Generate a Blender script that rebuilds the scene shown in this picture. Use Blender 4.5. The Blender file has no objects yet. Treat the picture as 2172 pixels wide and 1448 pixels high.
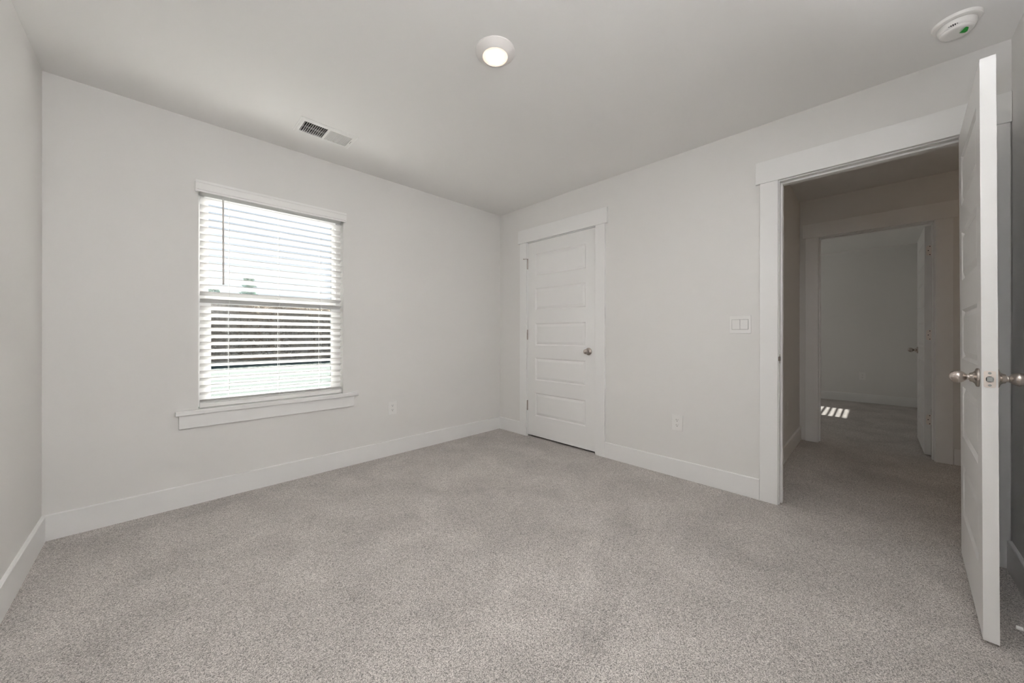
import bpy, bmesh, math, random
from mathutils import Vector, Matrix
random.seed(7)
sc = bpy.context.scene
COL = sc.collection
R = math.radians

# ------------------------------------------------------------------ camera
CAM = Vector((-2.7953, -3.0355, 1.0746))
yaw, roll = 0.7914, 0.0010
fw = Vector((math.cos(yaw), math.sin(yaw), 0))
rt = Vector((math.sin(yaw), -math.cos(yaw), 0))
up = Vector((0, 0, 1))
rt2 = math.cos(roll) * rt + math.sin(roll) * up
up2 = -math.sin(roll) * rt + math.cos(roll) * up
cd = bpy.data.cameras.new('camera')
cd.sensor_width = 36.0
cd.lens = 759.441 / 2172 * 36
cd.shift_x = -0.000483
cd.shift_y = -0.006681
cd.clip_start = 0.02
cd.clip_end = 500
cam = bpy.data.objects.new('camera', cd)
COL.objects.link(cam)
M = Matrix((rt2, up2, -fw)).transposed().to_4x4()
M.translation = CAM
cam.matrix_world = M
sc.camera = cam

# ------------------------------------------------------------------ view, world, sun, flash
sc.view_settings.view_transform = 'Standard'
sc.view_settings.look = 'None'
sc.view_settings.gamma = 1
sc.view_settings.use_curve_mapping = False
sc.view_settings.exposure = 0.0
sc.cycles.use_denoising = True
sc.cycles.max_bounces = 14
sc.cycles.diffuse_bounces = 10
sc.cycles.transparent_max_bounces = 24
sc.cycles.sample_clamp_indirect = 0
sc.cycles.caustics_reflective = False
sc.cycles.caustics_refractive = False

w = bpy.data.worlds.new('sky')
sc.world = w
w.use_nodes = True
nt = w.node_tree
nt.nodes.clear()
geo = nt.nodes.new('ShaderNodeTexCoord')
sepz = nt.nodes.new('ShaderNodeSeparateXYZ')
skr = nt.nodes.new('ShaderNodeValToRGB')
skr.color_ramp.elements[0].position = 0.0
skr.color_ramp.elements[0].color = (0.93, 0.96, 1.0, 1)       # hazy bright horizon
skr.color_ramp.elements[1].position = 0.8
skr.color_ramp.elements[1].color = (0.40, 0.58, 0.88, 1)
e = skr.color_ramp.elements.new(0.30); e.color = (0.74, 0.83, 0.97, 1)
bgn = nt.nodes.new('ShaderNodeBackground')
bgn.inputs['Strength'].default_value = 1.0
wo = nt.nodes.new('ShaderNodeOutputWorld')
nt.links.new(geo.outputs['Generated'], sepz.inputs[0])
nt.links.new(sepz.outputs['Z'], skr.inputs['Fac'])
nt.links.new(skr.outputs['Color'], bgn.inputs['Color'])
nt.links.new(bgn.outputs[0], wo.inputs['Surface'])

def lamp(name, kind, energy, loc, direction, **kw):
    l = bpy.data.lights.new(name, kind)
    l.energy = energy
    for k, v in kw.items():
        setattr(l, k, v)
    o = bpy.data.objects.new(name, l)
    COL.objects.link(o)
    o.location = loc
    o.rotation_euler = Vector(direction).to_track_quat('-Z', 'Y').to_euler()
    return o

lamp('sun', 'SUN', 33.0, (3, 20, 15), (-0.17, -0.98, -math.tan(R(33.5))), angle=R(0.5), color=(1, 0.97, 0.92))
# photographer's flash, bounced off the upper wall and ceiling behind the camera
lamp('bounce_flash', 'SPOT', 405.0, (-2.70, -2.98, 1.35), (0.35, -0.62, 0.80), spot_size=R(110), spot_blend=1.0,
     shadow_soft_size=0.06, color=(0.98, 0.99, 1.015))
lamp('bedroom_fill', 'POINT', 6.0, (3.6, -1.2, 2.3), (0, 0, -1), shadow_soft_size=0.12, color=(1.0, 0.97, 0.93))  # unseen fill light, added to brighten the bedroom across the hallway
# warm lamp further along the hallway, out of sight
lamp('hallway_lamp', 'POINT', 3.0, (1.0, -4.7, 2.25), (0, 0, -1), shadow_soft_size=0.1, color=(1.0, 0.72, 0.48))

# ------------------------------------------------------------------ materials
def mat(name, col, rough=0.5, metal=0.0, spec=0.5, bump=None, emit=None, estr=0.0, aniso=0.0):
    m = bpy.data.materials.new(name)
    m.use_nodes = True
    b = m.node_tree.nodes['Principled BSDF']
    b.inputs['Base Color'].default_value = (*col, 1)
    b.inputs['Roughness'].default_value = rough
    b.inputs['Metallic'].default_value = metal
    b.inputs['Specular IOR Level'].default_value = spec
    if aniso:
        b.inputs['Anisotropic'].default_value = aniso
    if emit:
        b.inputs['Emission Color'].default_value = (*emit, 1)
        b.inputs['Emission Strength'].default_value = estr
    if bump:
        n = m.node_tree.nodes
        L = m.node_tree.links
        tc = n.new('ShaderNodeTexCoord')
        ns = n.new('ShaderNodeTexNoise')
        ns.inputs['Scale'].default_value = bump[0]
        ns.inputs['Detail'].default_value = 3
        bp = n.new('ShaderNodeBump')
        bp.inputs['Strength'].default_value = bump[1]
        bp.inputs['Distance'].default_value = bump[2]
        L.new(tc.outputs['Object'], ns.inputs['Vector'])
        L.new(ns.outputs['Fac'], bp.inputs['Height'])
        L.new(bp.outputs['Normal'], b.inputs['Normal'])
    return m

WALL = mat('wall_paint', (0.735, 0.726, 0.712), 0.75, spec=0.25)
CEIL = mat('ceiling_paint', (0.800, 0.795, 0.785), 0.85, spec=0.2)
TRIM = mat('trim_paint', (0.795, 0.793, 0.788), 0.38, spec=0.45)
DOORP = mat('door_paint', (0.795, 0.792, 0.786), 0.36, spec=0.45, bump=(35, 0.06, 0.002))
VINYL = mat('window_vinyl', (0.82, 0.82, 0.82), 0.4)
BLIND = mat('blind_white', (0.82, 0.815, 0.805), 0.45)
SLAT = mat('blind_slat', (0.72, 0.717, 0.71), 0.5)
WANDM = mat('wand_plastic', (0.60, 0.585, 0.57), 0.35)
CORD = mat('cord_white', (0.80, 0.80, 0.79), 0.8)
PLATE = mat('plate_plastic', (0.78, 0.772, 0.76), 0.32)
SLOT = mat('slot_dark', (0.02, 0.02, 0.02), 0.6)
NICKEL = mat('satin_nickel', (0.52, 0.47, 0.43), 0.27, metal=1.0, aniso=0.3)
NICKELB = mat('brushed_nickel_plate', (0.84, 0.77, 0.72), 0.36, metal=0.55)
STEEL = mat('latch_steel', (0.45, 0.47, 0.46), 0.3, metal=1.0)
VENTM = mat('vent_enamel', (0.78, 0.78, 0.765), 0.4)
DUCT = mat('duct_metal', (0.42, 0.43, 0.41), 0.6)
DET = mat('detector_plastic', (0.80, 0.785, 0.765), 0.42)
GREEN = mat('tab_green', (0.01, 0.30, 0.03), 0.4)
FIXT = mat('fixture_white', (0.78, 0.755, 0.74), 0.45)
RUBBER = mat('rubber_white', (0.80, 0.80, 0.79), 0.6)
CLOS = mat('closet_paint', (0.5, 0.48, 0.46), 0.8)
LENS = mat('lamp_lens', (0.9, 0.88, 0.85), 0.4, emit=(1.0, 0.90, 0.80), estr=1.0)
# lens: hot middle, warmer dimmer rim (a frosted diffuser over an LED board)
n = LENS.node_tree.nodes; L = LENS.node_tree.links
tc = n.new('ShaderNodeTexCoord'); vl = n.new('ShaderNodeVectorMath'); vl.operation = 'LENGTH'
mr = n.new('ShaderNodeMapRange')
mr.inputs['From Min'].default_value = 0.040; mr.inputs['From Max'].default_value = 0.059
cr = n.new('ShaderNodeValToRGB')
cr.color_ramp.elements[0].position = 0.30; cr.color_ramp.elements[0].color = (320, 301, 280, 1)
cr.color_ramp.elements[1].color = (0.98, 0.62, 0.44, 1)
e = cr.color_ramp.elements.new(0.46); e.color = (1.15, 0.98, 0.84, 1)
e = cr.color_ramp.elements.new(0.66); e.color = (1.0, 0.78, 0.62, 1)
L.new(tc.outputs['Object'], vl.inputs[0]); L.new(vl.outputs['Value'], mr.inputs['Value'])
L.new(mr.outputs['Result'], cr.inputs['Fac'])
L.new(cr.outputs['Color'], n['Principled BSDF'].inputs['Emission Color'])

def glass():
    m = bpy.data.materials.new('window_glass')
    m.use_nodes = True
    n = m.node_tree.nodes; L = m.node_tree.links
    n.clear()
    o = n.new('ShaderNodeOutputMaterial'); mx = n.new('ShaderNodeMixShader')
    t = n.new('ShaderNodeBsdfTransparent'); g = n.new('ShaderNodeBsdfGlossy'); fr = n.new('ShaderNodeFresnel')
    t.inputs['Color'].default_value = (0.945, 0.958, 0.952, 1)
    g.inputs['Roughness'].default_value = 0.02
    fr.inputs['IOR'].default_value = 1.45
    L.new(fr.outputs[0], mx.inputs[0]); L.new(t.outputs[0], mx.inputs[1]); L.new(g.outputs[0], mx.inputs[2])
    L.new(mx.outputs[0], o.inputs['Surface'])
    return m
GLASS = glass()

def carpet():
    m = bpy.data.materials.new('carpet_pile')
    m.use_nodes = True
    n = m.node_tree.nodes; L = m.node_tree.links
    b = n['Principled BSDF']
    b.inputs['Roughness'].default_value = 0.95
    b.inputs['Specular IOR Level'].default_value = 0.1
    b.inputs['Sheen Weight'].default_value = 0.15
    tc = n.new('ShaderNodeTexCoord')
    v = n.new('ShaderNodeTexVoronoi'); v.inputs['Scale'].default_value = 440
    wn = n.new('ShaderNodeTexNoise'); wn.inputs['Scale'].default_value = 330; wn.inputs['Detail'].default_value = 4
    wm = n.new('ShaderNodeVectorMath'); wm.operation = 'MULTIPLY_ADD'
    wm.inputs[1].default_value = (0.0040, 0.0040, 0.0040)
    L.new(tc.outputs['Object'], wn.inputs['Vector'])
    L.new(wn.outputs['Color'], wm.inputs[0]); L.new(tc.outputs['Object'], wm.inputs[2])
    L.new(wm.outputs['Vector'], v.inputs['Vector'])
    sep = n.new('ShaderNodeSeparateColor'); L.new(v.outputs['Color'], sep.inputs[0])
    fine = n.new('ShaderNodeTexNoise'); fine.inputs['Scale'].default_value = 820; fine.inputs['Detail'].default_value = 3
    L.new(tc.outputs['Object'], fine.inputs['Vector'])
    mx = n.new('ShaderNodeMix'); mx.inputs['Factor'].default_value = 0.50
    L.new(sep.outputs['Red'], mx.inputs['A']); L.new(fine.outputs['Fac'], mx.inputs['B'])
    r = n.new('ShaderNodeValToRGB')
    el = r.color_ramp.elements
    el[0].position = 0.22; el[0].color = (0.120, 0.110, 0.103, 1)
    el[1].position = 0.76; el[1].color = (0.840, 0.790, 0.757, 1)
    q = el.new(0.42); q.color = (0.395, 0.366, 0.346, 1)
    q = el.new(0.60); q.color = (0.615, 0.576, 0.548, 1)
    L.new(mx.outputs['Result'], r.inputs['Fac'])
    # brushed areas of the pile
    big = n.new('ShaderNodeTexNoise'); big.inputs['Scale'].default_value = 3.2; big.inputs['Detail'].default_value = 5
    big.inputs['Distortion'].default_value = 0.6
    L.new(tc.outputs['Object'], big.inputs['Vector'])
    bm_ = n.new('ShaderNodeMapRange')
    bm_.inputs['From Min'].default_value = 0.3; bm_.inputs['From Max'].default_value = 0.7
    bm_.inputs['To Min'].default_value = 0.88; bm_.inputs['To Max'].default_value = 1.14
    L.new(big.outputs['Fac'], bm_.inputs['Value'])
    mul = n.new('ShaderNodeVectorMath'); mul.operation = 'SCALE'
    L.new(r.outputs['Color'], mul.inputs[0]); L.new(bm_.outputs['Result'], mul.inputs['Scale'])
    L.new(mul.outputs['Vector'], b.inputs['Base Color'])
    bp = n.new('ShaderNodeBump'); bp.inputs['Strength'].default_value = 0.55; bp.inputs['Distance'].default_value = 0.005
    L.new(mx.outputs['Result'], bp.inputs['Height']); L.new(bp.outputs['Normal'], b.inputs['Normal'])
    return m
CARPET = carpet()

def mottled(name, c1, c2, scale, rough=0.9, trans=0.0):
    m = bpy.data.materials.new(name); m.use_nodes = True
    n = m.node_tree.nodes; L = m.node_tree.links
    b = n['Principled BSDF']; b.inputs['Roughness'].default_value = rough
    b.inputs['Specular IOR Level'].default_value = 0.1
    tc = n.new('ShaderNodeTexCoord'); ns = n.new('ShaderNodeTexNoise')
    ns.inputs['Scale'].default_value = scale; ns.inputs['Detail'].default_value = 6
    r = n.new('ShaderNodeValToRGB')
    r.color_ramp.elements[0].position = 0.35; r.color_ramp.elements[0].color = (*c1, 1)
    r.color_ramp.elements[1].position = 0.65; r.color_ramp.elements[1].color = (*c2, 1)
    L.new(tc.outputs['Object'], ns.inputs['Vector']); L.new(ns.outputs['Fac'], r.inputs['Fac'])
    L.new(r.outputs['Color'], b.inputs['Base Color'])
    if trans:            # thin leaves let some of the sun through
        tl = n.new('ShaderNodeBsdfTranslucent'); ms = n.new('ShaderNodeMixShader'); ms.inputs[0].default_value = trans
        L.new(r.outputs['Color'], tl.inputs['Color']); L.new(b.outputs[0], ms.inputs[1]); L.new(tl.outputs[0], ms.inputs[2])
        L.new(ms.outputs[0], n['Material Output'].inputs['Surface'])
    return m
LAWN = mottled('lawn_grass', (0.031, 0.050, 0.043), (0.043, 0.063, 0.055), 1.2)
BRUSH = mottled('brush_twigs', (0.50, 0.44, 0.375), (0.72, 0.635, 0.545), 3.0, trans=0.30)
LEAF = mottled('tree_foliage', (0.26, 0.40, 0.34), (0.40, 0.54, 0.47), 4.0, trans=0.14)
BARK = mat('bark', (0.12, 0.09, 0.07), 0.9)

# ------------------------------------------------------------------ mesh helpers
class MB:
    def __init__(self):
        self.b = bmesh.new()
    def box(self, x0, x1, y0, y1, z0, z1):
        x0, x1 = sorted((x0, x1)); y0, y1 = sorted((y0, y1)); z0, z1 = sorted((z0, z1))
        v = [self.b.verts.new((x, y, z)) for x in (x0, x1) for y in (y0, y1) for z in (z0, z1)]
        for f in ((0, 1, 3, 2), (4, 6, 7, 5), (0, 4, 5, 1), (2, 3, 7, 6), (0, 2, 6, 4), (1, 5, 7, 3)):
            self.b.faces.new([v[i] for i in f])
        return self
    def loft(self, rings, cap0=True, cap1=True, closed=True):
        vs = [[self.b.verts.new(p) for p in r] for r in rings]
        n = len(vs[0])
        for a, c in zip(vs, vs[1:]):
            for i in range(n if closed else n - 1):
                j = (i + 1) % n
                self.b.faces.new((a[i], a[j], c[j], c[i]))
        if cap0: self.b.faces.new(list(reversed(vs[0])))
        if cap1: self.b.faces.new(vs[-1])
        return self
    def lathe(self, prof, origin=(0, 0, 0), axis='z', seg=40, cap0=True, cap1=True):
        o = Vector(origin)
        rings = []
        for r, h in prof:
            ring = []
            for k in range(seg):
                a = 2 * math.pi * k / seg
                c, s = r * math.cos(a), r * math.sin(a)
                p = {'z': (c, s, h), 'y': (s, h, c), 'x': (h, c, s)}[axis]
                ring.append(o + Vector(p))
            rings.append(ring)
        return self.loft(rings, cap0, cap1)
    def tube(self, pts, rad, seg=8):
        pts = [Vector(p) for p in pts]
        rings = []
        for i, p in enumerate(pts):
            t = (pts[min(i + 1, len(pts) - 1)] - pts[max(i - 1, 0)]).normalized()
            a = t.orthogonal().normalized(); c = t.cross(a)
            rr = rad[i] if isinstance(rad, (list, tuple)) else rad
            rings.append([p + rr * (math.cos(2 * math.pi * k / seg) * a + math.sin(2 * math.pi * k / seg) * c) for k in range(seg)])
        return self.loft(rings)
    def prism(self, poly, axis, a, b):
        def P(u, v, t):
            return {'x': (t, u, v), 'y': (u, t, v), 'z': (u, v, t)}[axis]
        return self.loft([[P(u, v, a) for u, v in poly], [P(u, v, b) for u, v in poly]])
    def quad(self, *p):
        self.b.faces.new([self.b.verts.new(q) for q in p]); return self
    def xf(self, m):
        bmesh.ops.transform(self.b, matrix=m, verts=self.b.verts); return self
    def build(self, name, m, parent=None, bevel=0, smooth=False, angle=35, merge=True):
        if merge: bmesh.ops.remove_doubles(self.b, verts=self.b.verts, dist=1e-6)
        bmesh.ops.recalc_face_normals(self.b, faces=self.b.faces)
        me = bpy.data.meshes.new(name)
        self.b.to_mesh(me); self.b.free()
        me.materials.append(m)
        o = bpy.data.objects.new(name, me)
        COL.objects.link(o)
        if smooth:
            me.shade_smooth()
            md = o.modifiers.new('edges', 'EDGE_SPLIT'); md.split_angle = R(angle)
        if bevel:
            md = o.modifiers.new('bevel', 'BEVEL'); md.width = bevel; md.segments = 2
            md.limit_method = 'ANGLE'; md.angle_limit = R(40)
        if parent:
            o.parent = parent
            o.matrix_parent_inverse = Matrix.Identity(4)
        return o

def rrect(cx, cy, w_, h_, r, k=5):
    pts = []
    for sx, sy, a0 in ((1, 1, 0), (-1, 1, 90), (-1, -1, 180), (1, -1, 270)):
        for i in range(k + 1):
            a = R(a0 + 90 * i / k)
            pts.append((cx + sx * (w_ / 2 - r) + r * math.cos(a), cy + sy * (h_ / 2 - r) + r * math.sin(a)))
    return pts

def thing(name, label, cat, loc=(0, 0, 0), rot=(0, 0, 0), group=None, kind=None):
    o = bpy.data.objects.new(name, None)
    o.empty_display_size = 0.1
    COL.objects.link(o)
    o.location = loc; o.rotation_euler = rot
    o['label'] = label; o['category'] = cat
    if group: o['group'] = group
    if kind: o['kind'] = kind
    return o

def struct(o, label=None, cat=None, kind='structure'):
    o['kind'] = kind
    if label: o['label'] = label
    if cat: o['category'] = cat
    return o

def dup(root, loc, rotz, label):
    def cp(o, p):
        c = o.copy(); COL.objects.link(c)
        if p: c.parent = p
        for ch in o.children: cp(ch, c)
        return c
    r = cp(root, None)
    r.location = loc; r.rotation_euler = (0, 0, rotz); r['label'] = label
    return r

# ------------------------------------------------------------------ dimensions (metres)
H = 2.44
LX = -3.2262            # left wall
WY = -3.4772            # wall behind the open door
T = 0.115
HX0, HX1 = 0.115, 1.905 # hall
HY = -2.490             # hall left wall
FX0, FX1 = 2.02, 5.215  # far bedroom
FY = -3.62
END = -6.2
BH, BT = 0.133, 0.014
WIN = (-2.615, -1.7285, 0.600, 2.030)     # window opening in the far wall of the room
WIN2 = (3.97, 4.83, 0.600, 2.030)
CD = (-1.2705, -0.4375)                   # closet opening (y range)
ED = (-3.3715, -2.6105)                   # entry opening
FD = (-3.392, -2.640)                     # far bedroom opening
DZ = 2.046

# ------------------------------------------------------------------ shell
m = MB(); m.box(LX - T, FX1 + T, END, 0.14, -0.12, 0)
struct(m.build('floor', CARPET), 'grey beige speckled wall to wall carpet running out through the doorway', 'carpet')

VX0, VX1, VY0, VY1 = -2.143, -1.835, -0.487, -0.330   # hole for the air vent
m = MB()
m.box(LX - T, VX0, END, 0.14, H, H + .2); m.box(VX1, HX0, END, 0.14, H, H + .2)
m.box(VX0, VX1, END, VY0, H, H + .2); m.box(VX0, VX1, VY1, 0.14, H, H + .2)
struct(m.build('ceiling', CEIL, merge=False), 'flat pale grey ceiling over the room', 'ceiling')
m = MB(); m.box(HX0, FX0 - .06, END, 0.14, H, H + .2)
struct(m.build('ceiling_hall', CEIL), 'dark ceiling of the hallway beyond the open doorway', 'ceiling')
m = MB(); m.box(FX0 - .06, FX1 + T, END, 0.14, H, H + .2)
struct(m.build('ceiling_bedroom', CEIL), 'ceiling of the bedroom across the hallway', 'ceiling')

m = MB()
xs = [LX - T, WIN[0], WIN[1], WIN2[0], WIN2[1], FX1 + T]
for i in (0, 2, 4): m.box(xs[i], xs[i + 1], 0, 0.14, 0, H)
for wn in (WIN, WIN2):
    m.box(wn[0], wn[1], 0, 0.14, 0, wn[2] - .03); m.box(wn[0], wn[1], 0, 0.14, wn[3], H)
struct(m.build('wall_back', WALL), 'light grey wall that holds the window with the white blind', 'wall')
m = MB(); m.box(LX - T, LX, WY - T, 0, 0, H)
struct(m.build('wall_left', WALL), 'light grey wall at the left edge of the photo', 'wall')
m = MB(); m.box(LX - T, 0, WY - T, WY, 0, H)
struct(m.build('wall_front', WALL), 'grey wall at the right edge behind the open door', 'wall')
m = MB()
m.box(0, T, CD[1] + .018, 0, 0, H); m.box(0, T, CD[0] - .018, CD[1] + .018, DZ + .018, H)
m.box(0, T, ED[1] + .018, CD[0] - .018, 0, H); m.box(0, T, ED[0] - .018, ED[1] + .018, DZ + .018, H)
m.box(0, T, END, ED[0] - .018, 0, H)
struct(m.build('wall_right', WALL), 'light grey wall with the closed narrow door and the open doorway', 'wall')
m = MB(); m.box(HX0, HX1, HY, HY + T, 0, H)
struct(m.build('wall_hall_left', WALL), 'dark side wall of the hallway seen just inside the doorway', 'wall')
m = MB()
m.box(HX1, FX0, FD[1] + .018, 0, 0, H); m.box(HX1, FX0, FD[0] - .018, FD[1] + .018, DZ + .018, H)
m.box(HX1, FX0, END, FD[0] - .018, 0, H)
struct(m.build('wall_hall_back', WALL), 'dark hallway wall facing the open doorway with a second doorway in it', 'wall')
m = MB(); m.box(FX1, FX1 + T, END, 0, 0, H)
struct(m.build('wall_bedroom_back', WALL), 'dim grey far wall of the bedroom across the hallway', 'wall')
m = MB(); m.box(FX0, FX1, FY - T, FY, 0, H)
struct(m.build('wall_bedroom_right', WALL), 'side wall of the far bedroom behind its open door', 'wall')
m = MB(); m.box(HX0, HX1, END - T, END, 0, H)
struct(m.build('wall_hall_end', WALL), 'end wall of the hallway', 'wall')

# ------------------------------------------------------------------ baseboards
def base_profile():
    return [(0, 0), (-BT, 0), (-BT, BH - .003), (-BT + .003, BH), (0, BH)]
def baseboard(name, axis, wallpos, sign, a, b, label):
    # sign: direction (along the wall normal) that points into the room
    m = MB()
    pr = [(wallpos - sign * u, v) for u, v in base_profile()]
    if axis == 'x':   # runs along x, profile in (y, z)
        m.loft([[(a, u, v) for u, v in pr], [(b, u, v) for u, v in pr]])
    else:
        m.loft([[(u, a, v) for u, v in pr], [(u, b, v) for u, v in pr]])
    return struct(m.build(name, TRIM), label, 'baseboard')
CW, CT = 0.096, 0.018
baseboard('baseboard_back', 'x', 0, -1, LX + BT, -BT, 'white baseboard along the wall under the window')
baseboard('baseboard_left', 'y', LX, 1, WY + BT, 0, 'white baseboard along the left wall')
baseboard('baseboard_front', 'x', WY, 1, LX + BT, -CT, 'white baseboard in shade behind the open door')
baseboard('baseboard_corner', 'y', 0, -1, -.3415, 0, 'short white baseboard between the room corner and the closed door')
baseboard('baseboard_right', 'y', 0, -1, -2.507, -1.3635, 'white baseboard between the closed door and the open doorway')
baseboard('baseboard_hall', 'x', HY, -1, HX0 + .018, HX1, 'dark baseboard along the hallway side wall')
baseboard('baseboard_hall_back', 'y', HX1, -1, END, -3.498, 'baseboard to the right of the second doorway in the hallway')
baseboard('baseboard_bedroom', 'y', FX1, -1, FY, 0, 'baseboard along the far wall of the bedroom across the hallway')

# ------------------------------------------------------------------ doorways: jambs, stops, casing
def doorway(name, x0, x1, yr, room_sides, stop_x, label, clip_hi=None):
    """x0..x1 wall faces, yr opening; room_sides: list of (x, direction) that get casing"""
    root = thing(name, label, 'doorway trim', (0, 0, 0), kind='structure')
    y0, y1 = yr
    m = MB()
    m.box(x0, x1, y1, y1 + .018, 0, DZ + .018); m.box(x0, x1, y0 - .018, y0, 0, DZ + .018); m.box(x0, x1, y0, y1, DZ, DZ + .018)
    m.build('jamb', TRIM, root, bevel=.0012)
    m = MB()
    s0, s1 = stop_x
    m.box(s0, s1, y1 - .011, y1, 0, DZ); m.box(s0, s1, y0, y0 + .011, 0, DZ); m.box(s0, s1, y0 + .011, y1 - .011, DZ - .011, DZ)
    m.build('door_stop_strip', TRIM, root, bevel=.002)
    for x, d in room_sides:
        hi = y1 + .005; lo = y0 - .005
        hy1 = hi + CW + .024
        if clip_hi is not None: hy1 = min(hy1, clip_hi)
        m = MB(); m.box(x, x + d * CT, hi, min(hi + CW, hy1), 0, DZ + .006); m.build('side_casing', TRIM, root, bevel=.0015)
        m = MB(); m.box(x, x + d * CT, max(lo - CW, WY + .002) if x == 0 else lo - CW, lo, 0, DZ + .006); m.build('side_casing', TRIM, root, bevel=.0015)
        m = MB(); m.box(x, x + d * (CT + .004), max(lo - CW - .024, WY + .001) if x == 0 else lo - CW - .024, hy1, DZ + .006, DZ + .146)
        m.build('head_casing', TRIM, root, bevel=.0015)
    return root

doorway('trim_1', 0, T, CD, [(0, -1)], (.036, .07), 'white flat casing around the closed narrow door')
ent = doorway('trim_2', 0, T, ED, [(0, -1)], (.036, .07), 'white flat casing around the open doorway to the hallway')
far = doorway('trim_3', HX1, FX0, FD, [(HX1, -1)], (FX0 - .07, FX0 - .036), 'shadowed casing around the second doorway across the hallway', clip_hi=HY)
# strike plate with its curved lip on the latch-side jamb
m = MB()
m.box(.004, .030, ED[1] - .0016, ED[1], .894, .951)
m.loft([[(.004, ED[1] - .0016, z0), (.004, ED[1], z0), (.004, ED[1], z1), (.004, ED[1] - .0016, z1)] if k == 0 else
        [(-.008 * k / 3 + .004, ED[1] - .0016 + .005 * (k / 3) ** 2, z0 + .003 * k), (-.008 * k / 3 + .004, ED[1] + .0004 + .005 * (k / 3) ** 2, z0 + .003 * k),
         (-.008 * k / 3 + .004, ED[1] + .0004 + .005 * (k / 3) ** 2, z1 - .003 * k), (-.008 * k / 3 + .004, ED[1] - .0016 + .005 * (k / 3) ** 2, z1 - .003 * k)]
        for k in range(4) for z0, z1 in [(.903, .943)]])
o = m.build('strike_plate', NICKEL, ent, merge=False); o['label'] = 'satin nickel strike plate on the door jamb'
m = MB(); m.box(.013, .027, ED[1] - .0022, ED[1] - .0012, .908, .937); m.build('strike_hole', SLOT, o)

# ------------------------------------------------------------------ panel doors
PANELS = [(1.683, 1.916), (1.330, 1.558), (.964, 1.193), (.600, .835), (.229, .470)]
def door_leaf(wd, z0, z1, th=.035, stile=.104):
    """leaf in local coords: u 0..wd along +x, thickness along y 0..th, both faces moulded"""
    m = MB()
    b = m.b
    def face(y, s):
        def q(x0, x1, za, zb): m.quad((x0, y, za), (x1, y, za), (x1, y, zb), (x0, y, zb))
        q(0, stile, z0, z1); q(wd - stile, wd, z0, z1)
        zz = sorted(PANELS)
        edges = [z0] + [v for p in zz for v in p] + [z1]
        for i in range(0, len(edges), 2): q(stile, wd - stile, edges[i], edges[i + 1])
        for pa, pb in PANELS:
            rings = []
            for inset, dep in ((0, 0), (.003, .0022), (.011, .0085), (.014, .0085), (.034, .0022), (.036, .0016)):
                rings.append([(stile + inset, y + s * dep, pa + inset), (wd - stile - inset, y + s * dep, pa + inset),
                              (wd - stile - inset, y + s * dep, pb - inset), (stile + inset, y + s * dep, pb - inset)])
            m.loft(rings, cap0=False, cap1=True)
    face(0, 1); face(th, -1)
    m.quad((0, 0, z0), (0, th, z0), (0, th, z1), (0, 0, z1)); m.quad((wd, 0, z0), (wd, th, z0), (wd, th, z1), (wd, 0, z1))
    m.quad((0, 0, z0), (wd, 0, z0), (wd, th, z0), (0, th, z0)); m.quad((0, 0, z1), (wd, 0, z1), (wd, th, z1), (0, th, z1))
    return m

def knob(parent, u, z, y, s):
    """egg knob on the face at y, pointing along s*y"""
    m = MB()
    m.lathe([(.0332, 0), (.0338, .0015), (.0332, .0060), (.0305, .0078), (.0250, .0092), (.0198, .0120), (.0168, .0160), (.0156, .0205), (.0150, .0215)], (0, 0, 0), 'y', 48)
    if s < 0: m.xf(Matrix.Scale(-1, 4, (0, 1, 0)))
    m.xf(Matrix.Translation((u, y, z)))
    ro = m.build('door_knob', NICKEL, parent, smooth=True, angle=50)
    m = MB()
    prof = [(.0118, .0205), (.0106, .0235), (.0103, .0260), (.0121, .0295), (.0158, .0335), (.0197, .0385), (.0221, .0435), (.0229, .0485),
            (.0223, .0535), (.0205, .0585), (.0173, .0632), (.0128, .0672), (.0076, .0698), (.0036, .0707), (.0006, .0709)]
    m.lathe(prof, (0, 0, 0), 'y', 48)
    if s < 0: m.xf(Matrix.Scale(-1, 4, (0, 1, 0)))
    m.xf(Matrix.Translation((u, y, z)))
    g = m.build('knob_grip', NICKEL, ro, smooth=True, angle=50)
    return ro

def hinge_knuckle(parent, x, y, z, hgt=.098):
    m = MB()
    m.lathe([(.0045, -hgt / 2 - .004), (.0062, -hgt / 2 - .002), (.0062, hgt / 2 + .002), (.0045, hgt / 2 + .004)], (x, y, z), 'z', 16)
    return m.build('hinge', NICKEL, parent, smooth=True)

def hinge_leaf(parent, name, x, y0, y1, z, corner, s):
    """plate in the yz plane at x, rounded at the y0 side"""
    hh = .045
    pts = []
    r = .014
    yr = y0 + (r if y1 > y0 else -r)
    sg = 1 if y1 > y0 else -1
    pts.append((y1, z - hh)); pts.append((y1, z + hh))
    for i in range(6):
        a = R(90 * i / 5); pts.append((yr - sg * r * math.sin(a), z + hh - r + r * math.cos(a)))
    for i in range(6):
        a = R(90 * i / 5); pts.append((yr - sg * r * math.cos(a), z - hh + r - r * math.sin(a)))
    m = MB(); m.prism(pts, 'x', x, x + s * .0015)
    o = m.build(name, NICKELB, parent)
    m = MB()
    for yy, zz in ((.35, -.036), (.62, 0), (.35, .036)):
        m.lathe([(.0038, 0), (.0038, .0008)], (x + s * .0012, y1 + (y0 - y1) * yy, z + zz), 'x', 12)
        if s < 0: pass
    k = m.build('hinge_screw', SLOT, o)
    if s < 0: k.location.x = -.0012
    return o

# closed door (swings into the room, hinges on the left)
d = thing('door_1', 'closed white five panel door with a nickel knob on its right', 'door', (0.001, CD[1] - .003, 0), (0, 0, R(-90)), kind='structure')
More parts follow.
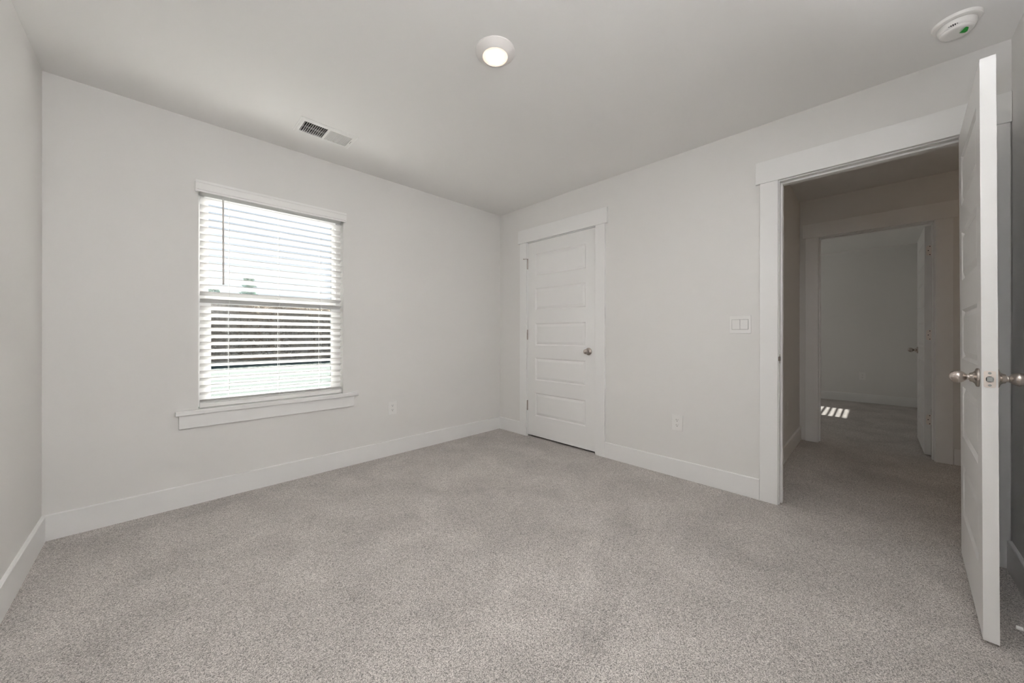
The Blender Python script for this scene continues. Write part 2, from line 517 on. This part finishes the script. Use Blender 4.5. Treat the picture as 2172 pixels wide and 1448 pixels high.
# local x -> -y world, local y -> +x world
CWD = CD[1] - CD[0] - .006
door_leaf(CWD, .020, 2.042).build('door_panel', DOORP, d)
knob(d, CWD - .070, .921, 0, -1)
for i, z in enumerate((1.822, 1.075, .327)):
    h = hinge_knuckle(d, -.0015, -.006, z)
    if i == 0:
        m = MB()
        m.box(-.008, .004, -.012, -.001, 1.876, 1.880)
        m.tube([(-.0015, -.008, 1.878), (-.012, -.020, 1.878), (-.030, -.032, 1.876)], .0028)
        m.lathe([(.0065, 0), (.0065, .009)], (-.032, -.034, 1.872), 'z', 12)
        m.build('hinge_pin_stop', NICKEL, h)

# open bedroom door: hinged on the right jamb, swung into the room, very slightly out of plumb
d = thing('door_2', 'white five panel door standing open at the right with a nickel egg knob', 'door', (-.004, ED[0] + .0045, 0), (0, 0, 0), kind='structure')
from mathutils import Quaternion
EWD = .747
lean = .0047
d.rotation_mode = 'QUATERNION'
d.rotation_quaternion = Quaternion((1, 0, 0), -lean) @ Quaternion((0, 0, 1), R(180 - 2.45))
d.location = (-.004, -3.3290 - lean, 0)
# local x runs along the leaf from the hinge to the latch, local y from its hall face to its room face
door_leaf(EWD, .014, 2.040).build('door_panel', DOORP, d)
knob(d, EWD - .060, .922, 0, -1)
knob(d, EWD - .060, .922, .035, 1)
m = MB()
m.prism(rrect(.0175, .922, .0260, .0575, .006), 'x', EWD, EWD + .0012)
lp = m.build('latch_plate', NICKELB, d, bevel=.0004); lp['label'] = 'rounded nickel latch plate on the door edge'
m = MB()
m.prism(rrect(.0175, .922, .0165, .0200, .0075), 'x', EWD + .001, EWD + .0016)
m.build('latch_opening', SLOT, lp)
m = MB()
m.prism([(EWD + .001, .0105), (EWD + .0105, .0225), (EWD + .0105, .0245), (EWD + .001, .0245)], 'z', .914, .930)
m.build('latch_bolt', STEEL, lp, bevel=.001)
for dz in (.021, -.021):
    m = MB()
    m.lathe([(.0040, 0), (.0038, .0008), (.0022, .0008), (.0020, .0002)], (EWD + .0012, .0175, .922 + dz), 'x', 20)
    m.build('screw', STEEL, lp, smooth=True)
for z in (1.822, 1.075, .327):
    hinge_knuckle(d, -.003, .040, z)

# door of the bedroom across the hallway: open into that room, hinge edge facing us
d = thing('door_3', 'dim white door standing open in the second doorway, hinge plates on its edge', 'door', (2.052, -3.346, 0), (0, 0, 0), kind='structure')
# local x runs away from us along the leaf, local y towards +y: the leaf lies at y -.038..0
lf = door_leaf(.757, .016, 2.040, th=.038)
lf.xf(Matrix.Translation((0, -.038, 0)))
lf.build('door_panel', DOORP, d)
knob(d, .757 - .062, .921, 0, 1)
for z in (1.822, 1.075, .327):
    h = hinge_leaf(d, 'hinge_plate', -.0004, -.009, -.0425, z, .01, -1)
    kn = MB(); kn.lathe([(.0058, -.046), (.0058, .046)], (-.004, -.0455, z), 'z', 14)
    kn.build('hinge_knuckle', NICKELB, h, smooth=True)

# ------------------------------------------------------------------ windows
def window(name, W_, label):
    x0, x1, z0, z1 = W_
    root = thing(name, label, 'window', (0, 0, 0), kind='structure')
    F = .032
    def ring(a, b, c, dd, y0, y1, t, tb=None, tt=None):
        tb = tb or t; tt = tt or t
        return (MB().box(a, a + t, y0, y1, c, dd).box(b - t, b, y0, y1, c, dd)
                .box(a + t, b - t, y0, y1, c, c + tb).box(a + t, b - t, y0, y1, dd - tt, dd))
    ring(x0, x1, z0, z1, .074, .14, F, tb=.026).build('window_frame', VINYL, root, bevel=.002)
    zm = 1.300
    lo = ring(x0 + F - .006, x1 - F + .006, z0 + .02, zm + .014, .080, .104, .040, tb=.030, tt=.034).build('lower_sash', VINYL, root, bevel=.002)
    MB().box(x0 + .06, x1 - .06, .090, .094, z0 + .045, zm - .015).build('window_pane', GLASS, lo)
    hi = ring(x0 + F - .006, x1 - F + .006, zm - .012, z1 - F + .01, .108, .132, .028, tb=.066).build('upper_sash', VINYL, root, bevel=.002)
    MB().box(x0 + .048, x1 - .048, .118, .122, zm + .05, z1 - .045).build('window_pane', GLASS, hi)
    MB().box(x0, x1, -.004, .074, z0 - .03, z0 - .004).box(x0 - .108, x1 + .113, -.034, -.0005, z0 - .03, z0 - .002).build('window_sill', TRIM, root, bevel=.003)
    MB().box(x0 - .092, x1 + .082, -.018, -.0002, z0 - .1145, z0 - .03).build('window_apron', TRIM, root, bevel=.0015)
    return root
window('window_1', WIN, 'single hung window behind the white blind, with white sill and apron')
window('window_2', WIN2, 'window of the bedroom across the hallway, out of direct sight')

def slat_mesh(m, x0, x1, yc, zc, tilt, wdt=.0508, th=.0026):
    rings = []
    prof = []
    K = 6
    for i in range(K + 1):
        u = -wdt / 2 + wdt * i / K
        prof.append((u, .0022 * (1 - (2 * u / wdt) ** 2) + th / 2))
    for i in range(K, -1, -1):
        u = -wdt / 2 + wdt * i / K
        prof.append((u, .0022 * (1 - (2 * u / wdt) ** 2) - th / 2))
    c, s = math.cos(tilt), math.sin(tilt)
    # u runs from outside (+) to inside (-); tilt lifts the inside edge
    pts = [(yc - u * c - v * s * 0 , zc + u * s + v) for u, v in prof]
    m.loft([[(x0, y, z) for y, z in pts], [(x1, y, z) for y, z in pts]])

def blind(name, W_, tilt, label, top=2.00305, pitch=.04655, n=30, wand=True):
    x0, x1, z0, z1 = W_
    root = thing(name, label, 'window blind', (0, 0, 0))
    a, b = x0 + .0085, x1 - .0085
    yc = .036
    # crown shaped valance with returns to the wall
    vx0, vx1 = x0 - .017, x1 + .008
    def vprof(zb):
        return [(-.041, zb), (-.041, zb + .010), (-.047, zb + .014), (-.047, zb + .052), (-.050, zb + .056), (-.050, zb + .070),
                (-.036, zb + .072), (-.036, zb)]
    m = MB()
    zb = 1.977
    pr = vprof(zb)
    m.loft([[(vx0, y, z) for y, z in pr], [(vx1, y, z) for y, z in pr]])
    m.box(vx0 - .0005, vx0 + .009, -.046, -.0005, zb + .006, zb + .068); m.box(vx1 - .009, vx1 + .0005, -.046, -.0005, zb + .006, zb + .068)
    m.build('valance', BLIND, root, bevel=.001)
    MB().box(a, b, .008, .064, 2.0085, 2.0295).build('head_rail', BLIND, root, bevel=.001)
    m = MB()
    for k in range(n):
        slat_mesh(m, a, b, yc, top - k * pitch - .0254 * math.sin(tilt), tilt)
    m.build('slats', SLAT, root, smooth=True, angle=40)
    MB().prism(rrect(yc - .006, .6165, .050, .028, .005), 'x', a, b).build('bottom_rail', BLIND, root)
    for cx in (x0 + .157, x0 + .445, x0 + .7215):
        m = MB()
        for yy in (.0115, .0605):
            m.tube([(cx, yy, 2.009), (cx, yy, .626)], .0009, 5)
        for k in range(n):
            zc = top - k * pitch - .0254 * math.sin(tilt)
            m.tube([(cx, yc - .0250 * math.cos(tilt), zc + .0254 * math.sin(tilt) - .0025), (cx, yc + .025 * math.cos(tilt), zc - .0254 * math.sin(tilt) - .0025)], .0007, 4)
        m.build('ladder_cord', CORD, root)
    if wand:
        m = MB()
        wx = x0 + .1215
        m.tube([(wx, -.012, 1.962), (wx + .0015, -.014, 1.402)], .0052, 8)
        m.tube([(wx, -.010, 1.995), (wx, -.012, 1.955)], .0022, 6)
        m.build('tilt_wand', WANDM, root, smooth=True)['label'] = 'grey tilt wand'
    return root
blind('window_blind', WIN, R(25), 'white slat blind lowered over the bright window, grey wand at its left')
blind('window_blind', WIN2, R(2), 'slat blind with open slats in the bedroom across the hallway, casting the striped sun patch', wand=False)

# ------------------------------------------------------------------ electrical plates
def outlet(label, loc, rz):
    """duplex outlet facing local -y, centred on its origin"""
    root = thing('wall_outlet', label, 'outlet', loc, (0, 0, rz), group='duplex outlets on the walls')
    m = MB(); m.prism(rrect(0, 0, .080, .120, .005), 'y', -.0055, -.0002); m.build('cover_plate', PLATE, root, bevel=.0022)
    for dz in (.0195, -.0195):
        pts = []
        for k in range(28):
            a = 2 * math.pi * k / 28
            pts.append((max(-.0168, min(.0168, .0185 * math.cos(a))), dz + .0142 * math.sin(a)))
        m = MB(); m.prism(pts, 'y', -.0072, -.0054); r = m.build('receptacle', PLATE, root)
        m = MB()
        m.box(-.0075, -.0053, -.0076, -.0071, dz - .001, dz + .0075); m.box(.0053, .0072, -.0076, -.0071, dz, dz + .0070)
        m.lathe([(.0027, -.0076), (.0027, -.0071)], (0, 0, dz - .0068), 'y', 12)
        m.build('slots', SLOT, r)
    m = MB(); m.lathe([(.0028, -.0062), (.0030, -.0054)], (0, 0, 0), 'y', 14); m.build('screw', PLATE, root)
    return root
o0 = outlet('white outlet on the window wall, to the right of the window', (-1.308, 0, .4205), 0)
# facing -x : local -y -> world -x, rotate by -90
dup(o0, (0, -1.985, .4100), R(-90), 'white outlet low on the wall between the closed door and the open doorway')
dup(o0, (FX1, -2.897, .417), R(-90), 'outlet on the far wall of the bedroom seen through both doorways')
dup(o0, (1.155, HY, .424), 0, 'outlet on the dark hallway side wall just inside the doorway')

sw = thing('light_switch', 'white double rocker light switch beside the open doorway', 'light switch', (0, -2.3957, 1.1447), (0, 0, R(-90)))
m = MB(); m.prism(rrect(0, 0, .127, .1215, .005), 'y', -.0055, -.0002); m.build('cover_plate', PLATE, sw, bevel=.0022)
MB().box(-.0480, .0480, -.0062, -.005, -.0335, .0335).build('switch_frame', SLOT, sw)
for cx in (-.0238, .0238):
    m = MB()
    m.loft([[(cx - .0232, -.0060, -.0325), (cx + .0232, -.0060, -.0325), (cx + .0232, -.0060, .0325), (cx - .0232, -.0060, .0325)],
            [(cx - .0226, -.0072 - .0035 * (cx > 0), -.0318), (cx + .0226, -.0072 - .0035 * (cx > 0), -.0318), (cx + .0226, -.0095 + .002 * (cx > 0), .0318), (cx - .0226, -.0095 + .002 * (cx > 0), .0318)]])
    m.build('rocker', PLATE, sw)

# ------------------------------------------------------------------ ceiling items
v = thing('air_vent', 'white louvered air vent in the ceiling near the window', 'air vent', (-1.9870, -.4125, H))
m = MB()
A, B = .1745, .1040       # half sizes of the face
ix, iy = .147, .0715
def rr4(a, b, z): return [(-a, -b, z), (a, -b, z), (a, b, z), (-a, b, z)]
m.loft([rr4(A, B, 0), rr4(A, B, -.0030), rr4(A - .006, B - .006, -.0068), rr4(ix, iy, -.0068), rr4(ix, iy, .002)], cap0=False, cap1=False)
m.box(-.0065, .0065, -iy, iy, -.0066, 0)
m.build('vent_frame', VENTM, v, merge=False)
MB().box(-.152, .152, -.077, .077, .075, .08).box(-.152, -.149, -.077, .077, 0.001, .08).box(.149, .152, -.077, .077, 0.001, .08).box(-.152, .152, -.077, -.0745, 0.001, .08).box(-.152, .152, .0745, .077, 0.001, .08).build('duct_boot', DUCT, v, merge=False)
for s, nm in ((-1, 'left'), (1, 'right')):
    m = MB()
    for k in range(11):
        x = s * (.0165 + .0124 * k + .001)
        # blades lean towards the middle
        dx = -s * .0075
        m.loft([[(x - .0007, -iy, -.0055), (x + .0007, -iy, -.0055), (x + .0007 + dx, -iy, .0075), (x - .0007 + dx, -iy, .0075)],
                [(x - .0007, iy, -.0055), (x + .0007, iy, -.0055), (x + .0007 + dx, iy, .0075), (x - .0007 + dx, iy, .0075)]])
    m.build('louvers', VENTM, v)
m = MB(); m.box(-.1515, .1515, .0330, .0352, .010, .022); m.build('damper_bar', VENTM, v)
m = MB(); m.box(.1555, .1575, -.026, .014, -.0072, -.006); m.build('damper_slot', SLOT, v)
for s in (-1, 1):
    MB().lathe([(.0034, -.0078), (.0036, -.006)], (s * .163, 0, 0), 'z', 12).build('screw', VENTM, v)

l = thing('ceiling_light', 'round white disc ceiling light switched on', 'ceiling light', (-1.6400, -1.7455, H))
MB().lathe([(.0955, 0), (.0955, -.004), (.0925, -.0065), (.0800, -.0150), (.0660, -.0235), (.0620, -.0265), (.0605, -.0265), (.0595, -.0240), (.0595, -.020)], (0, 0, 0), 'z', 64, cap0=True, cap1=True).build('trim_ring', FIXT, l, smooth=True)
m = MB(); m.lathe([(.0592, -.0205), (.0590, -.0245), (.045, -.0268), (.02, -.0278), (.001, -.028)], (0, 0, 0), 'z', 48)
m.build('light_lens', LENS, l, smooth=True)

sd = thing('smoke_detector', 'round white smoke detector on the ceiling with a green pull tab', 'smoke detector', (-.3220, -3.2850, H), (0, 0, R(0)))
MB().lathe([(.0730, 0), (.0730, -.008), (.0705, -.012), (.0640, -.0135), (.0600, -.0135)], (0, 0, 0), 'z', 64).build('base_plate', DET, sd, smooth=True)
# body: shallow drum with a rounded rim and a recessed face band
prof = [(.0500, -.0130), (.0500, -.0160), (.0560, -.0162), (.0578, -.0185), (.0575, -.0260), (.0550, -.0340), (.0505, -.0385), (.0480, -.0395),
        (.0485, -.0410), (.0505, -.0425), (.0505, -.0445), (.0480, -.0490), (.0420, -.0520), (.030, -.0530), (.001, -.0530)]
MB().lathe(prof, (0, 0, 0), 'z', 64).build('detector_body', DET, sd, smooth=True)
# direction from the detector to the camera in plan
va = math.atan2(CAM.y + 3.2850, CAM.x + .3220)
m = MB()
for k, (da, hh) in enumerate(((-.30, .3), (-.19, .7), (-.08, 1), (.03, .85), (.14, .3))):
    a = va - .10 + da
    c, s = math.cos(a), math.sin(a)
    t = Vector((-s, c, 0)); rdir = Vector((c, s, 0))
    p0 = rdir * (.0530 + .0018 * hh) + Vector((0, 0, -.0362 + .0024 * hh)); p1 = rdir * (.0530 - .0036 * hh) + Vector((0, 0, -.0362 - .0030 * hh))
    nrm = Vector((c, s, -1.2)).normalized() * .0010
    m.loft([[p0 - t * .0018 + nrm, p0 + t * .0018 + nrm, p1 + t * .0018 + nrm, p1 - t * .0018 + nrm],
            [p0 - t * .0018, p0 + t * .0018, p1 + t * .0018, p1 - t * .0018]])
m.build('sounder_slots', SLOT, sd)
m = MB()
a = va + .95
c, s = math.cos(a), math.sin(a); t = Vector((-s, c, 0)); rd = Vector((c, s, 0))
rings = []
for r_, z_, hw in ((.0360, -.0524, .0050), (.0330, -.0560, .0090), (.0270, -.0625, .0125), (.0200, -.0640, .0110), (.0120, -.0600, .0050)):
    p = rd * r_ + Vector((0, 0, z_))
    rings.append([p - t * hw, p + t * hw, p + t * hw + Vector((0, 0, .0010)), p - t * hw + Vector((0, 0, .0010))])
m.loft(rings)
m.build('pull_tab', GREEN, sd)['label'] = 'green plastic pull tab'

# ------------------------------------------------------------------ door stop on the baseboard
ds = thing('door_stop', 'white tipped wire door stop sticking out from the baseboard at the right edge', 'door stop', (-.690, WY + BT, .068))
m = MB(); m.lathe([(.0110, .0002), (.0110, .0030), (.0060, .0065)], (0, 0, 0), 'y', 20); m.build('mount', NICKEL, ds, smooth=True)
m = MB(); pts = []
for k in range(120):
    a = 2 * math.pi * k / 8
    pts.append((.0042 * math.cos(a), .006 + .066 * k / 119, .0042 * math.sin(a)))
m.tube(pts, .0010, 5); m.build('spring', NICKEL, ds, smooth=True)
m = MB(); m.lathe([(.0058, .070), (.0066, .0715), (.0066, .0825), (.0056, .0845)], (0, 0, 0), 'y', 20); m.build('rubber_tip', RUBBER, ds, smooth=True)

# ------------------------------------------------------------------ outdoors
m = MB(); m.box(-70, 70, .14, 90, -.9, -.50); struct(m.build('lawn', LAWN), 'pale green sunny lawn outside the window', 'lawn', 'stuff')
m = MB()
rnd = random.Random(3)
for k in range(26):           # thicket cores
    x = -7 + 22 * k / 25 + rnd.uniform(-.3, .3); y = 24.4 + rnd.uniform(-.4, .4); h = rnd.uniform(2.7, 3.1)
    m.loft([[(x + .9 * math.cos(2 * math.pi * q / 7), y + .7 * math.sin(2 * math.pi * q / 7), -.499 + (h + .499) * f) for q in range(7)] for f in (0, .5, 1)])
for k in range(32000):        # twigs and dry leaves
    x = rnd.uniform(-7, 15); f = rnd.random() ** .8
    p = Vector((x, 23.4 + rnd.uniform(-.7, .6) + .5 * f, -.34 + 3.56 * f + .30 * f * math.sin(x * 1.9) * rnd.random()))
    q = Vector((rnd.uniform(-1, 1), rnd.uniform(-.5, .5), rnd.uniform(-.7, 1))).normalized()
    u = q.cross(Vector((rnd.uniform(-.6, .6), -1, rnd.uniform(-.6, .6)))).normalized() * rnd.uniform(.02, .05); q = q * rnd.uniform(.06, .14)
    m.quad(p - q, p + u, p + q, p - u)
struct(m.build('brush', BRUSH, merge=False), 'grey brown bank of bare brush beyond the lawn', 'brush', 'stuff')

def tree(x, y, h, r_, label, seed):
    rnd = random.Random(seed)
    root = thing('tree', label, 'tree', (x, y, -.485), group=None)
    m = MB(); m.tube([(0, 0, 0), (.05, 0, h * .4), (0, .05, h * .95)], [.14, .10, .02], 7); m.build('trunk', BARK, root)
    m = MB()
    for k in range(420):
        f = rnd.uniform(.35, 1)
        rr = r_ * (1.05 - f) ** .7 * math.sqrt(rnd.random()) * 1.25
        a = rnd.uniform(0, 2 * math.pi)
        p = Vector((rr * math.cos(a), rr * math.sin(a), h * f))
        q = Vector((rnd.uniform(-1, 1), rnd.uniform(-1, 1), rnd.uniform(-.6, .6))).normalized()
        u = q.orthogonal().normalized() * rnd.uniform(.10, .2); q = q * rnd.uniform(.16, .3)
        m.quad(p - q, p + u, p + q, p - u)
    m.build('foliage', LEAF, root, merge=False)
tree(2.16, 31, 6.1, .95, 'small dark tree rising above the brush, seen through the upper slats', 5)
tree(.2, 32.5, 5.15, 1.15, 'lower rounded tree left of the taller one beyond the brush', 9)
